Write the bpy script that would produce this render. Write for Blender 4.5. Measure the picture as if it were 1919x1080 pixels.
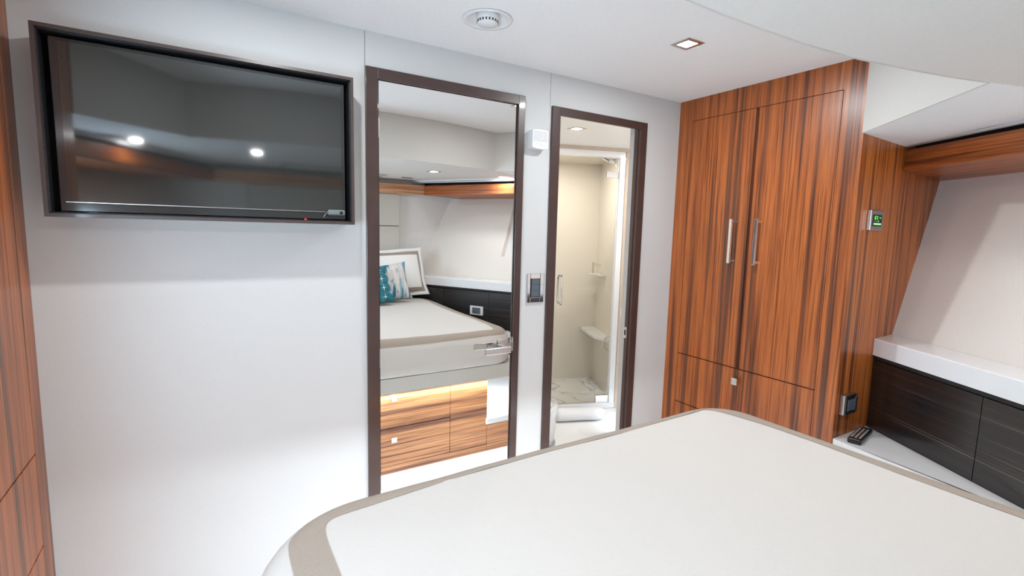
import bpy, bmesh, math, random
from mathutils import Vector, Matrix
random.seed(7)
for o in list(bpy.data.objects): bpy.data.objects.remove(o)
SC = bpy.context.scene
COL = SC.collection
PI = math.pi

# ------------------------------------------------------------------ camera
cam_d = bpy.data.cameras.new('camera'); cam = bpy.data.objects.new('camera', cam_d); COL.objects.link(cam)
cam_d.sensor_width = 36.0; cam_d.lens = 928.6157 / 1919 * 36.0; cam_d.clip_start = 0.02
yaw, pitch, roll = 0.5517, 0.1161, 0.0252
fw = Vector((math.sin(yaw)*math.cos(pitch), math.cos(yaw)*math.cos(pitch), -math.sin(pitch)))
rt = fw.cross(Vector((0, 0, 1))).normalized(); up = rt.cross(fw)
r2 = rt*math.cos(roll) + up*math.sin(roll); u2 = -rt*math.sin(roll) + up*math.cos(roll)
cam.matrix_world = Matrix(((r2.x, u2.x, -fw.x, 0), (r2.y, u2.y, -fw.y, -1.8), (r2.z, u2.z, -fw.z, 1.35), (0, 0, 0, 1)))
SC.camera = cam

# ------------------------------------------------------------------ world, view
w = bpy.data.worlds.new('world'); SC.world = w; w.use_nodes = True
w.node_tree.nodes['Background'].inputs[0].default_value = (0.75, 0.82, 1, 1)
w.node_tree.nodes['Background'].inputs[1].default_value = 0.6
vs = SC.view_settings
vs.view_transform = 'Standard'; vs.look = 'None'; vs.gamma = 1.0; vs.use_curve_mapping = False
vs.exposure = 0.37

# ------------------------------------------------------------------ lights (sizes and places of the real lamps)
def area(name, loc, power, size, color=(1, 1, 1), shape='DISK', rot=(0, 0, 0), size_y=None, spread=180):
    d = bpy.data.lights.new(name, 'AREA'); d.energy = power; d.shape = shape; d.size = size
    if size_y: d.size_y = size_y
    d.color = color; d.spread = math.radians(spread)
    o = bpy.data.objects.new(name, d); COL.objects.link(o); o.location = loc; o.rotation_euler = rot
    return o
COOL = (0.93, 0.96, 1.0); WARM = (1.0, 0.90, 0.74)
UP_L = [(1.4725, -0.547), (0.2125, -0.547)]
for i, (x, y) in enumerate(UP_L):
    area('ceiling_lamp', (x, y, 2.0165), 5.2, 0.045, (0.93, 0.975, 1.0))
LOW_L = [(1.422, -1.633), (0.263, -1.633), (1.975, -1.588), (-0.29, -1.588), (1.25, -2.0)]
for x, y in LOW_L[:4]:
    area('ceiling_lamp', (x, y, 1.7565), 1.7, 0.045, (0.95, 0.98, 1.0))
# strip lights under the bed platform
area('bed_strip_light', (0.84, -0.730, 0.4635), 7.0, 1.40, (0.78, 0.91, 1.0), 'RECTANGLE', (math.radians(40), 0, 0), 0.010)
area('bed_strip_light', (0.06, -1.5, 0.462), 5.0, 0.015, (0.78, 0.91, 1.0), 'RECTANGLE', (0, 0, 0), 1.3)
area('bed_strip_light', (1.60, -0.95, 0.462), 2.0, 0.015, (0.78, 0.91, 1.0), 'RECTANGLE', (0, 0, 0), 0.4)
# bathroom and shower lamps
area('bathroom_lamp', (1.90, 0.598, 1.9565), 6.5, 0.045, (1.0, 0.97, 0.94))
area('bathroom_lamp', (2.70, 0.45, 1.9565), 3.0, 0.045, (1.0, 0.96, 0.92))
area('shower_lamp', (2.376, 1.256, 1.9315), 3.8, 0.045, (1.0, 0.96, 0.88))
area('vanity_strip_light', (2.62, 0.62, 0.16), 1.4, 0.45, (0.78, 0.88, 1.0), 'RECTANGLE', (0, 0, 0), 0.02)

# ------------------------------------------------------------------ materials
def newmat(name):
    m = bpy.data.materials.new(name); m.use_nodes = True
    nt = m.node_tree; b = nt.nodes['Principled BSDF']
    return m, nt, b
def lk(nt, a, b): nt.links.new(a, b)
def coords(nt, scale=(1, 1, 1), rot=(0, 0, 0)):
    tc = nt.nodes.new('ShaderNodeTexCoord'); mp = nt.nodes.new('ShaderNodeMapping')
    mp.inputs['Scale'].default_value = scale; mp.inputs['Rotation'].default_value = rot
    lk(nt, tc.outputs['Object'], mp.inputs['Vector']); return mp.outputs['Vector']
def noise(nt, vec, scale, detail=2, rough=0.5, dist=0):
    n = nt.nodes.new('ShaderNodeTexNoise'); n.inputs['Scale'].default_value = scale
    n.inputs['Detail'].default_value = detail; n.inputs['Roughness'].default_value = rough
    n.inputs['Distortion'].default_value = dist
    if vec is not None: lk(nt, vec, n.inputs['Vector'])
    return n.outputs['Fac']
def ramp(nt, fac, stops):
    r = nt.nodes.new('ShaderNodeValToRGB'); e = r.color_ramp.elements
    while len(e) < len(stops): e.new(0.5)
    for k, (p, c) in enumerate(stops): e[k].position = p; e[k].color = (*c, 1)
    lk(nt, fac, r.inputs['Fac']); return r.outputs['Color']
def mix(nt, a, b, fac, mode='MIX'):
    n = nt.nodes.new('ShaderNodeMix'); n.data_type = 'RGBA'; n.blend_type = mode
    for s, v in ((0, fac), (6, a), (7, b)):
        if hasattr(v, 'links') or hasattr(v, 'is_linked'): lk(nt, v, n.inputs[s])
        elif isinstance(v, (int, float)): n.inputs[s].default_value = v
        else: n.inputs[s].default_value = (*v, 1)
    return n.outputs[2]
def bump(nt, b, h, strength, dist=0.001):
    n = nt.nodes.new('ShaderNodeBump'); n.inputs['Strength'].default_value = strength; n.inputs['Distance'].default_value = dist
    lk(nt, h, n.inputs['Height']); lk(nt, n.outputs['Normal'], b.inputs['Normal'])
def plain(name, col, rough=0.5, metal=0.0, coat=0, spec=0.5, var=0.03, emit=None, estr=0):
    m, nt, b = newmat(name)
    c = noise(nt, coords(nt), 14, 3)
    lo = tuple(max(0, x*(1-var)) for x in col); hi = tuple(min(1, x*(1+var)) for x in col)
    lk(nt, ramp(nt, c, [(0.3, lo), (0.7, hi)]), b.inputs['Base Color'])
    b.inputs['Roughness'].default_value = rough; b.inputs['Metallic'].default_value = metal
    b.inputs['Specular IOR Level'].default_value = spec
    b.inputs['Coat Weight'].default_value = coat; b.inputs['Coat Roughness'].default_value = 0.06
    if emit: b.inputs['Emission Color'].default_value = (*emit, 1); b.inputs['Emission Strength'].default_value = estr
    return m
def fabric(name, col, rough=0.9, s=420, strength=0.25, axis='Z', var=0.05, spec=0.2):
    """woven cloth: fine threads, slightly longer along one axis"""
    m, nt, b = newmat(name)
    sc = {'Z': (1, 1, 0.25), 'X': (0.25, 1, 1), 'Y': (1, 0.25, 1)}[axis]
    n1 = noise(nt, coords(nt, sc), s, 2, 0.6)
    sc2 = {'Z': (0.25, 0.25, 1), 'X': (1, 0.25, 0.25), 'Y': (0.25, 1, 0.25)}[axis]
    n2 = noise(nt, coords(nt, sc2), s, 2, 0.6)
    f = mix(nt, n1, n2, 0.5)
    lo = tuple(x*(1-var) for x in col); hi = tuple(min(1, x*(1+var)) for x in col)
    lk(nt, ramp(nt, f, [(0.35, lo), (0.65, hi)]), b.inputs['Base Color'])
    b.inputs['Roughness'].default_value = rough; b.inputs['Specular IOR Level'].default_value = spec
    bump(nt, b, f, strength, 0.0015)
    return m
def wood(name, axis='Z', base=(0.42, 0.108, 0.020), dark=(0.145, 0.048, 0.020), light=(0.50, 0.145, 0.032), s=38, per=21.0, pw=0.10, rough=0.34, coat=0.22, off=0.0, turn=0.0, tilt=0.0):
    """striped veneer; turn/tilt rotate the grain before it is stretched"""
    m, nt, b = newmat(name)
    def sc(a, l): return {'Z': (a, a, l), 'Y': (a, l, a), 'X': (l, a, a)}[axis]
    def vec(a, l):
        v0 = coords(nt, (1, 1, 1), (0, tilt, turn))
        mp = nt.nodes.new('ShaderNodeMapping'); mp.inputs['Scale'].default_value = sc(a, l); mp.inputs['Location'].default_value = (off, off*1.7, off*0.6)
        lk(nt, v0, mp.inputs['Vector']); return mp.outputs['Vector']
    st = noise(nt, vec(1, 0.016), s, 2.5, 0.5, 0.10)
    # near-even repeat of the sliced veneer
    wv = nt.nodes.new('ShaderNodeTexWave'); wv.wave_type = 'BANDS'; wv.bands_direction = {'Z': 'DIAGONAL', 'Y': 'DIAGONAL', 'X': 'DIAGONAL'}[axis]
    wv.inputs['Scale'].default_value = per*0.16*2; wv.inputs['Distortion'].default_value = 1.6; wv.inputs['Detail'].default_value = 1.0; wv.inputs['Detail Scale'].default_value = 3.0
    lk(nt, vec(1, 0.016), wv.inputs['Vector'])
    ma = nt.nodes.new('ShaderNodeMath'); ma.operation = 'MULTIPLY_ADD'; ma.inputs[1].default_value = pw; lk(nt, wv.outputs['Fac'], ma.inputs[0])
    mb = nt.nodes.new('ShaderNodeMath'); mb.operation = 'SUBTRACT'; mb.inputs[1].default_value = pw*0.5; lk(nt, st, mb.inputs[0]); lk(nt, mb.outputs[0], ma.inputs[2])
    st = ma.outputs[0]
    band = ramp(nt, st, [(0.34, dark), (0.41, tuple(0.4*d+0.6*q for d, q in zip(dark, base))), (0.47, base), (0.58, light), (0.68, base)])
    hair = noise(nt, vec(1, 0.012), 150, 2, 0.65)
    c = mix(nt, band, ramp(nt, hair, [(0.36, (0.36, 0.28, 0.24)), (0.48, (1, 1, 1))]), 0.85, 'MULTIPLY')
    fine = noise(nt, vec(1, 0.012), 380, 2, 0.7)
    c = mix(nt, c, ramp(nt, fine, [(0.34, (0.55, 0.48, 0.44)), (0.52, (1, 1, 1))]), 0.85, 'MULTIPLY')
    lk(nt, c, b.inputs['Base Color'])
    b.inputs['Roughness'].default_value = rough; b.inputs['Coat Weight'].default_value = coat; b.inputs['Coat Roughness'].default_value = 0.30
    return m
def marble(name, base=(0.86, 0.85, 0.83), vein=(0.42, 0.41, 0.42), s=2.2, rough=0.12):
    m, nt, b = newmat(name)
    v = coords(nt, (1, 1, 1), (0.3, 0.2, 0.7))
    n = noise(nt, v, s, 3.5, 0.5, 0.5)
    a = nt.nodes.new('ShaderNodeMath'); a.operation = 'SUBTRACT'; a.inputs[1].default_value = 0.5; lk(nt, n, a.inputs[0])
    ab = nt.nodes.new('ShaderNodeMath'); ab.operation = 'ABSOLUTE'; lk(nt, a.outputs[0], ab.inputs[0])
    c = ramp(nt, ab.outputs[0], [(0.0, vein), (0.007, tuple(0.4*p+0.6*q for p, q in zip(vein, base))), (0.022, base)])
    n2 = noise(nt, v, 1.6, 3)
    c = mix(nt, base, c, ramp(nt, n2, [(0.42, (0, 0, 0)), (0.58, (1, 1, 1))]))
    lk(nt, c, b.inputs['Base Color']); b.inputs['Roughness'].default_value = rough
    return m
def ebony(name):
    m, nt, b = newmat(name)
    # grain runs level along the slanted cabinet front: only height counts, with a slow drift
    v = coords(nt, (0.004, 0.004, 1.0))
    n = noise(nt, v, 150, 2.5, 0.6)
    c = ramp(nt, n, [(0.50, (0.014, 0.012, 0.013)), (0.64, (0.035, 0.027, 0.024)), (0.70, (0.22, 0.17, 0.14)), (0.75, (0.26, 0.20, 0.16))])
    f = noise(nt, coords(nt, (0.01, 0.01, 1)), 500, 2, 0.7)
    c = mix(nt, c, ramp(nt, f, [(0.4, (0.6, 0.6, 0.6)), (0.6, (1, 1, 1))]), 0.8, 'MULTIPLY')
    lk(nt, c, b.inputs['Base Color']); b.inputs['Roughness'].default_value = 0.30
    b.inputs['Coat Weight'].default_value = 0.5; b.inputs['Coat Roughness'].default_value = 0.12
    return m
M = {}
M['wall'] = fabric('wall_fabric', (0.635, 0.63, 0.62), 0.85, 520, 0.12, 'Z', 0.03)
M['hull'] = fabric('hull_fabric', (0.75, 0.695, 0.64), 0.9, 520, 0.15, 'Z', 0.04)
M['hull_w'] = fabric('light_lining', (0.72, 0.70, 0.68), 0.9, 520, 0.12, 'Z', 0.03)
M['ceil'] = fabric('ceiling_fabric', (0.88, 0.88, 0.88), 0.8, 300, 0.22, 'X', 0.03)
M['ceil_low'] = fabric('low_ceiling_fabric', (0.78, 0.765, 0.74), 0.85, 320, 0.18, 'X', 0.03)
M['soffit'] = fabric('soffit_fabric', (0.92, 0.945, 0.965), 0.6, 300, 0.3, 'X', 0.03)
M['drop'] = fabric('drop_fabric', (0.665, 0.65, 0.615), 0.9, 520, 0.12, 'Z', 0.03)
M['wood'] = wood('zebra_veneer', 'Z', tilt=0.0)
M['wood_side'] = wood('side_veneer', 'Z', s=44, off=3.1, per=30.0, pw=0.16, base=(0.60, 0.170, 0.032), light=(0.68, 0.22, 0.05), dark=(0.20, 0.065, 0.026))
M['wood_val'] = wood('valance_veneer', 'Y', s=34, off=5.0, turn=0.5046)
M['wood_val_port'] = wood('valance_veneer_port', 'Y', s=34, off=5.0, turn=-0.5046)
M['wood_draw'] = wood('drawer_veneer', 'X', base=(0.66, 0.29, 0.12), light=(0.74, 0.37, 0.17), dark=(0.30, 0.13, 0.075), s=30, off=1.3)
M['door_frame'] = plain('frame_lacquer', (0.062, 0.034, 0.029), 0.36, 0, 0.25, var=0.12)
M['stile'] = plain('door_channel', (0.10, 0.024, 0.008), 0.5)
M['tv_frame'] = plain('tv_frame_lacquer', (0.060, 0.042, 0.040), 0.35, 0, 0.2, var=0.1)
M['black'] = plain('black_plastic', (0.010, 0.010, 0.011), 0.4)
M['tvbez'] = plain('tv_bezel_gloss', (0.020, 0.022, 0.024), 0.12, 0, 0.8)
M['screen'] = plain('screen_glass', (0.016, 0.019, 0.019), 0.05, 0, 0, spec=0.5, var=0)
M['screen'].node_tree.nodes['Principled BSDF'].inputs['IOR'].default_value = 2.0
M['mirror'] = plain('mirror_glass', (0.93, 0.94, 0.93), 0.0, 1.0, var=0)
M['chrome'] = plain('chrome', (0.80, 0.80, 0.81), 0.08, 1.0, var=0.01)
M['satin'] = plain('satin_steel', (0.62, 0.60, 0.58), 0.28, 1.0, var=0.03)
M['white'] = plain('white_plastic', (0.80, 0.80, 0.80), 0.35, var=0.01)
M['gloss_white'] = plain('gloss_white_solid_surface', (0.82, 0.82, 0.83), 0.16, 0, 0.3, var=0.01)
M['ebony'] = ebony('dark_ebony_veneer')
M['bed'] = fabric('cream_quilt', (0.60, 0.568, 0.535), 0.95, 260, 0.35, 'X', 0.015)
M['band'] = fabric('taupe_band', (0.36, 0.305, 0.255), 0.95, 500, 0.2, 'X', 0.06)
M['platform'] = fabric('platform_leather', (0.56, 0.545, 0.50), 0.6, 300, 0.1, 'X', 0.03)
M['carpet'] = fabric('white_carpet', (0.84, 0.85, 0.86), 1.0, 200, 0.9, 'X', 0.05, spec=0.05)
M['headboard'] = fabric('headboard_leather', (0.60, 0.575, 0.52), 0.7, 380, 0.1, 'Z', 0.03)
M['linen'] = fabric('white_linen', (0.84, 0.835, 0.82), 0.95, 500, 0.2, 'X', 0.02)
M['cream'] = plain('cream_gelcoat', (0.80, 0.745, 0.655), 0.3, 0, 0.1, var=0.01)
M['bath_white'] = plain('bathroom_white', (0.88, 0.87, 0.855), 0.4, var=0.01)
M['tan'] = plain('tan_lining', (0.62, 0.50, 0.38), 0.6, var=0.03)
M['marble'] = marble('white_marble')
M['marble_f'] = marble('marble_floor', s=1.5, vein=(0.5, 0.5, 0.52))
M['towel'] = fabric('white_towel', (0.85, 0.85, 0.86), 1.0, 250, 0.8, 'X', 0.03)
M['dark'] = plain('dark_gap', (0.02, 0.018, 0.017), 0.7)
M['grey_btn'] = plain('grey_rocker', (0.10, 0.125, 0.15), 0.4)
M['grey_strip'] = plain('grey_jamb', (0.45, 0.43, 0.41), 0.5)
M['ceramic'] = plain('ceramic', (0.84, 0.84, 0.85), 0.1, 0, 0.4, var=0.01)
M['key'] = plain('remote_keys', (0.36, 0.36, 0.34), 0.5)
M['key_red'] = plain('remote_red_key', (0.6, 0.05, 0.03), 0.5)
M['key_tan'] = plain('remote_amber_key', (0.62, 0.35, 0.2), 0.5)
M['rubber'] = plain('remote_shell', (0.018, 0.018, 0.02), 0.35)
M['lamp'] = plain('lamp_lens', (1, 1, 1), 0.5, emit=(1, 0.99, 0.97), estr=25, var=0)
M['green'] = plain('green_led', (0.02, 0.3, 0.02), 0.5, emit=(0.05, 1.0, 0.05), estr=1.6)
M['green_pale'] = plain('pale_green_led', (0.2, 0.4, 0.2), 0.5, emit=(0.35, 0.9, 0.35), estr=0.8)
M['red'] = plain('red_led', (0.4, 0.0, 0.0), 0.5, emit=(1.0, 0.02, 0.02), estr=6)
M['gasket'] = plain('grey_mark', (0.45, 0.45, 0.46), 0.6)
M['device'] = plain('grey_device', (0.16, 0.18, 0.18), 0.35)
def glassmat():
    m, nt, b = newmat('clear_glass')
    b.inputs['Base Color'].default_value = (0.97, 1.0, 0.98, 1); b.inputs['Roughness'].default_value = 0.0
    b.inputs['IOR'].default_value = 1.45
    tr = nt.nodes.new('ShaderNodeBsdfTransparent'); tr.inputs[0].default_value = (0.985, 0.985, 0.975, 1)
    gl = nt.nodes.new('ShaderNodeBsdfGlossy'); gl.inputs['Roughness'].default_value = 0.0
    fr = nt.nodes.new('ShaderNodeFresnel'); fr.inputs[0].default_value = 1.35
    mx = nt.nodes.new('ShaderNodeMixShader')
    lk(nt, fr.outputs[0], mx.inputs[0]); lk(nt, tr.outputs[0], mx.inputs[1]); lk(nt, gl.outputs[0], mx.inputs[2])
    lk(nt, mx.outputs[0], nt.nodes['Material Output'].inputs['Surface']); return m
M['glass'] = glassmat()
def port_mat():
    m, nt, b = newmat('porthole_daylight')
    b.inputs['Base Color'].default_value = (0.5, 0.6, 0.7, 1)
    b.inputs['Emission Color'].default_value = (0.58, 0.80, 1.0, 1); b.inputs['Emission Strength'].default_value = 26.0
    return m
M['port'] = port_mat()
def teal_mat():
    m, nt, b = newmat('teal_velvet')
    n = noise(nt, coords(nt), 30, 4, 0.6, 0.4)
    lk(nt, ramp(nt, n, [(0.3, (0.010, 0.10, 0.15)), (0.55, (0.025, 0.19, 0.25)), (0.75, (0.10, 0.34, 0.40))]), b.inputs['Base Color'])
    b.inputs['Roughness'].default_value = 0.9; return m
M['teal'] = teal_mat()
def paint_mat():
    m, nt, b = newmat('painted_streak_cloth')
    v = coords(nt, (1, 0.3, 0.10))
    n = noise(nt, v, 20, 4, 0.55, 0.5)
    c = ramp(nt, n, [(0.34, (0.02, 0.09, 0.17)), (0.40, (0.04, 0.20, 0.30)), (0.445, (0.25, 0.42, 0.50)), (0.47, (0.60, 0.56, 0.54)), (0.60, (0.72, 0.69, 0.66)), (0.66, (0.38, 0.35, 0.34))])
    n2 = noise(nt, coords(nt, (1, 1, 0.4)), 26, 4, 0.6)
    c = mix(nt, c, (0.07, 0.27, 0.37), ramp(nt, n2, [(0.56, (0, 0, 0)), (0.62, (0.75, 0.75, 0.75))]))
    lk(nt, c, b.inputs['Base Color']); b.inputs['Roughness'].default_value = 0.95; return m
M['paint'] = paint_mat()
M['star'] = plain('cream_print', (0.80, 0.82, 0.74), 0.9)
def clothsheet():
    return M['bed']

# ------------------------------------------------------------------ helpers
WM = {}
def link(name, bm, mat, parent=None, smooth=False, kind=None, label=None, mats=None):
    me = bpy.data.meshes.new(name)
    bmesh.ops.recalc_face_normals(bm, faces=bm.faces)
    bm.to_mesh(me); bm.free()
    for mm in (mats or [mat]): me.materials.append(mm)
    if smooth:
        for p in me.polygons: p.use_smooth = True
    o = bpy.data.objects.new(name, me); COL.objects.link(o)
    if parent:
        o.parent = parent
        P = parent; T = Vector((0, 0, 0))
        while P is not None:
            if P.type == 'EMPTY': T = T + P.location
            P = P.parent
        if parent.type == 'EMPTY': o.matrix_parent_inverse = Matrix.Translation(-T)
    if kind: o['kind'] = kind
    if label: o['label'] = label
    return o
def thing(name, label, cat, loc, group=None):
    o = bpy.data.objects.new(name, None); COL.objects.link(o); o.location = loc; o.empty_display_size = 0.05
    o['label'] = label; o['category'] = cat
    if group: o['group'] = group
    return o
def tag(o, label, cat, group=None):
    o['label'] = label; o['category'] = cat
    if group: o['group'] = group
    return o
def setting(name, loc=(0, 0, 0)):
    o = bpy.data.objects.new(name, None); COL.objects.link(o); o.location = loc; o['kind'] = 'structure'; return o
def bm_box(x0, x1, y0, y1, z0, z1, bev=0, bm=None, seg=2):
    b = bmesh.new()
    vs_ = [b.verts.new((x, y, z)) for x in (x0, x1) for y in (y0, y1) for z in (z0, z1)]
    for f in ((0, 1, 3, 2), (4, 6, 7, 5), (0, 4, 5, 1), (2, 3, 7, 6), (0, 2, 6, 4), (1, 5, 7, 3)):
        b.faces.new([vs_[i] for i in f])
    if bev:
        bmesh.ops.bevel(b, geom=b.edges[:], offset=bev, segments=seg, affect='EDGES', profile=0.5)
    if bm is None: return b
    join(bm, b); return bm
def join(dst, src, M4=None):
    vm = {}
    for v in src.verts: vm[v] = dst.verts.new(M4 @ v.co if M4 else v.co)
    for f in src.faces:
        try:
            nf = dst.faces.new([vm[v] for v in f.verts]); nf.material_index = f.material_index; nf.smooth = f.smooth
        except ValueError: pass
    src.free(); return dst
def bm_prism(poly, axis, a, b_, bev=0, bm=None):
    """polygon extruded along an axis. poly: list of 2-tuples in the other two axes' order"""
    def P(p, t):
        if axis == 'z': return (p[0], p[1], t)
        if axis == 'y': return (p[0], t, p[1])
        return (t, p[0], p[1])
    b = bmesh.new()
    A = [b.verts.new(P(p, a)) for p in poly]; B = [b.verts.new(P(p, b_)) for p in poly]
    b.faces.new(A); b.faces.new(B[::-1]); n = len(poly)
    for i in range(n): b.faces.new((A[i], A[(i+1) % n], B[(i+1) % n], B[i]))
    if bev: bmesh.ops.bevel(b, geom=b.edges[:], offset=bev, segments=2, affect='EDGES', profile=0.5)
    if bm is None: return b
    join(bm, b); return bm
def bm_loft(sections, bm=None, cap=True, closed=True):
    """sections: lists of 3D points, same length"""
    b = bmesh.new()
    R_ = [[b.verts.new(p) for p in s] for s in sections]; n = len(R_[0])
    for i in range(len(R_)-1):
        for j in range(n if closed else n-1):
            b.faces.new((R_[i][j], R_[i][(j+1) % n], R_[i+1][(j+1) % n], R_[i+1][j]))
    if cap and closed: b.faces.new(R_[0]); b.faces.new(R_[-1][::-1])
    if bm is None: return b
    join(bm, b); return bm
def bm_tube(pts, r, seg=12, bm=None, closed=False):
    pts = [Vector(p) for p in pts]; secs = []
    n = len(pts); prev = None
    for i in range(n):
        t = (pts[min(i+1, n-1)] - pts[max(i-1, 0)]).normalized()
        if closed: t = (pts[(i+1) % n] - pts[(i-1) % n]).normalized()
        a = Vector((0, 0, 1)) if abs(t.z) < 0.9 else Vector((1, 0, 0))
        if prev is None: u = t.cross(a).normalized()
        else: u = (prev - t*prev.dot(t)).normalized()
        prev = u; v = t.cross(u)
        secs.append([pts[i] + (u*math.cos(2*PI*k/seg) + v*math.sin(2*PI*k/seg))*r for k in range(seg)])
    if closed: secs.append(secs[0])
    return bm_loft(secs, bm, cap=not closed)
def bm_lathe(profile, center, seg=48, bm=None):
    """profile list of (r,z), axis z"""
    secs = [[(center[0]+r*math.cos(2*PI*k/seg), center[1]+r*math.sin(2*PI*k/seg), center[2]+z) for k in range(seg)] for r, z in profile]
    return bm_loft(secs, bm, cap=True)
def mx(x, s): return x if s > 0 else 1.685 - x

# ------------------------------------------------------------------ floor
link('floor', bm_box(-0.6, 3.2, -3.0, 0.0, -0.05, 0.0), M['carpet'], kind='structure')
link('floor', bm_box(-0.6, 3.2, 0.0, 2.6, -0.05, 0.0), M['marble_f'], kind='structure')

# ------------------------------------------------------------------ front bulkhead with two door openings
ZC = 2.020
bw = bmesh.new()
g = 0.0012
def panel(x0, x1, z0, z1): bm_box(x0, x1, 0.0, 0.035, z0, z1, 0, bw)
panel(-0.41, 0.488-g, 0, ZC)
panel(0.488+g, 0.515, 0, 1.88); panel(0.488+g, 1.277-g, 1.88, ZC)
panel(1.125, 1.312, 0, 1.88); panel(1.277+g, 2.35, 1.88, ZC); panel(1.828, 2.35, 1.86, 1.88); panel(1.312, 1.828, 1.86, 1.88)
panel(1.828, 2.35, 0, 1.86)
link('wall_front', bw, M['wall'], kind='structure')
link('trim_1', bm_box(0.486, 0.490, 0.004, 0.036, 1.90, ZC), M['gasket'], kind='structure')
link('trim_2', bm_box(1.275, 1.279, 0.004, 0.036, 1.88, ZC), M['gasket'], kind='structure')

# ------------------------------------------------------------------ upper ceiling (with a hole for the recessed detector)
SMX, SMY = 0.794, -0.320
cb = bmesh.new(); hs = 0.10
for x0, x1, y0, y1 in ((-0.6, SMX-hs, -1.6, 0.05), (SMX+hs, 2.6, -1.6, 0.05), (SMX-hs, SMX+hs, -1.6, SMY-hs), (SMX-hs, SMX+hs, SMY+hs, 0.05)):
    bm_box(x0, x1, y0, y1, ZC, ZC+0.04, 0, cb)
ring = []
for k in range(48):
    a = 2*PI*k/48; ca, sa = math.cos(a), math.sin(a); m_ = hs/max(abs(ca), abs(sa))
    ring.append([(SMX+m_*ca, SMY+m_*sa, ZC), (SMX+m_*ca, SMY+m_*sa, ZC+0.04), (SMX+0.0725*ca, SMY+0.0725*sa, ZC+0.04), (SMX+0.0725*ca, SMY+0.0725*sa, ZC)])
ring.append(ring[0]); bm_loft(ring, cb, cap=False)
bm_box(-0.6, 2.6, -1.6, 0.05, ZC+0.06, ZC+0.08, 0, cb)
link('ceiling', cb, M['ceil'], kind='structure')

# lower ceiling over the bed: curved front edge
ZL = 1.760
half = [(1.744, -1.303), (1.60, -1.262), (1.45, -1.228), (1.264, -1.192), (1.10, -1.176), (0.95, -1.170), (0.8425, -1.168)]
edge = half + [(1.685-x, y) for x, y in half[-2::-1]]          # right to left
out_r = [(2.095, -0.8595)]
low_poly = [(1.744, -1.303), (1.85, -1.339), (2.13, -1.44), (1.30, -2.95)] + [(0.385, -2.95), (1.685-2.13, -1.44), (1.685-1.85, -1.339)] + [(x, y) for x, y in edge[::-1]][:-1]
b = bm_prism(low_poly, 'z', ZL, ZL+0.03)
link('ceiling', b, M['ceil_low'], kind='structure')
# vertical drop face between the two ceilings
def strip_wall(pts, z0, z1, th=0.012):
    bmx = bmesh.new(); n = len(pts); P = [Vector((p[0], p[1], 0)) for p in pts]; N = []
    for i in range(n):
        t = (P[min(i+1, n-1)] - P[max(i-1, 0)]).normalized(); N.append(Vector((-t.y, t.x, 0)))
    secs = []
    for i in range(n):
        a = P[i]; c = P[i] - N[i]*th
        secs.append([(a.x, a.y, z0), (a.x, a.y, z1), (c.x, c.y, z1), (c.x, c.y, z0)])
    bm_loft(secs, bmx); return bmx
full = [(2.095, -0.8595)] + edge + [(1.685-2.095, -0.8595)]
fine = []
def cr(p0, p1, p2, p3, t):
    return tuple(0.5*((2*p1[k]) + (-p0[k]+p2[k])*t + (2*p0[k]-5*p1[k]+4*p2[k]-p3[k])*t*t + (-p0[k]+3*p1[k]-3*p2[k]+p3[k])*t**3) for k in (0, 1))
for i in range(len(edge)-1):
    p = [edge[max(i-1, 0)], edge[i], edge[i+1], edge[min(i+2, len(edge)-1)]]
    for k in range(5): fine.append(cr(*p, k/5))
fine.append(edge[-1])
link('trim_3', strip_wall(fine, ZL, ZC, 0.006), M['drop'], kind='structure')
for i, s in enumerate((1, -1)):
    b = bm_loft([[(mx(x, s), y, z), (mx(x-0.0047, s), y+0.0037, z), (mx(x-0.0047, s), y+0.0037, ZC), (mx(x, s), y, ZC)] for x, y, z in ((2.0945, -0.8605, 1.7413), (1.744, -1.303, 1.760))])
    link('trim_%d' % (4+i), b, M['drop'], kind='structure')
# outboard soffits, tilted
for i, s in enumerate((1, -1)):
    b = bmesh.new()
    low = [(2.095, -0.8595, 1.741), (2.453, -0.8595, 1.730), (2.475, -0.8595, 1.730), (1.40, -2.80, 1.742), (1.36, -2.80, 1.752), (2.13, -1.44, 1.7505), (1.85, -1.339, 1.7585), (1.744, -1.303, 1.760)]
    low = [(mx(x, s), y, z) for x, y, z in low]
    bm_loft([low, [(x, y, z+0.03) for x, y, z in low]], b)
    link('trim_%d' % (6+i), b, M['soffit'], kind='structure')
    # rounded nose along the outboard edge, then a dark liner painted as the shadow gap above the shelf
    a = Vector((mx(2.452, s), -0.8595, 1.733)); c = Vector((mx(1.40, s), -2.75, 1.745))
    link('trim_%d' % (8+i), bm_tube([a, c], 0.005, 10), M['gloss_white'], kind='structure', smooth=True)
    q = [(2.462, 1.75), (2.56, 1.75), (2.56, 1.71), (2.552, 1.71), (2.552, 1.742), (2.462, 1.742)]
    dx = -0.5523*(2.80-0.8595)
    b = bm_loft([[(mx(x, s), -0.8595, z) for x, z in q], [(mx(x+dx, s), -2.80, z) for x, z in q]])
    link('trim_%d' % (10+i), b, M['dark'], kind='structure')

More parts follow.
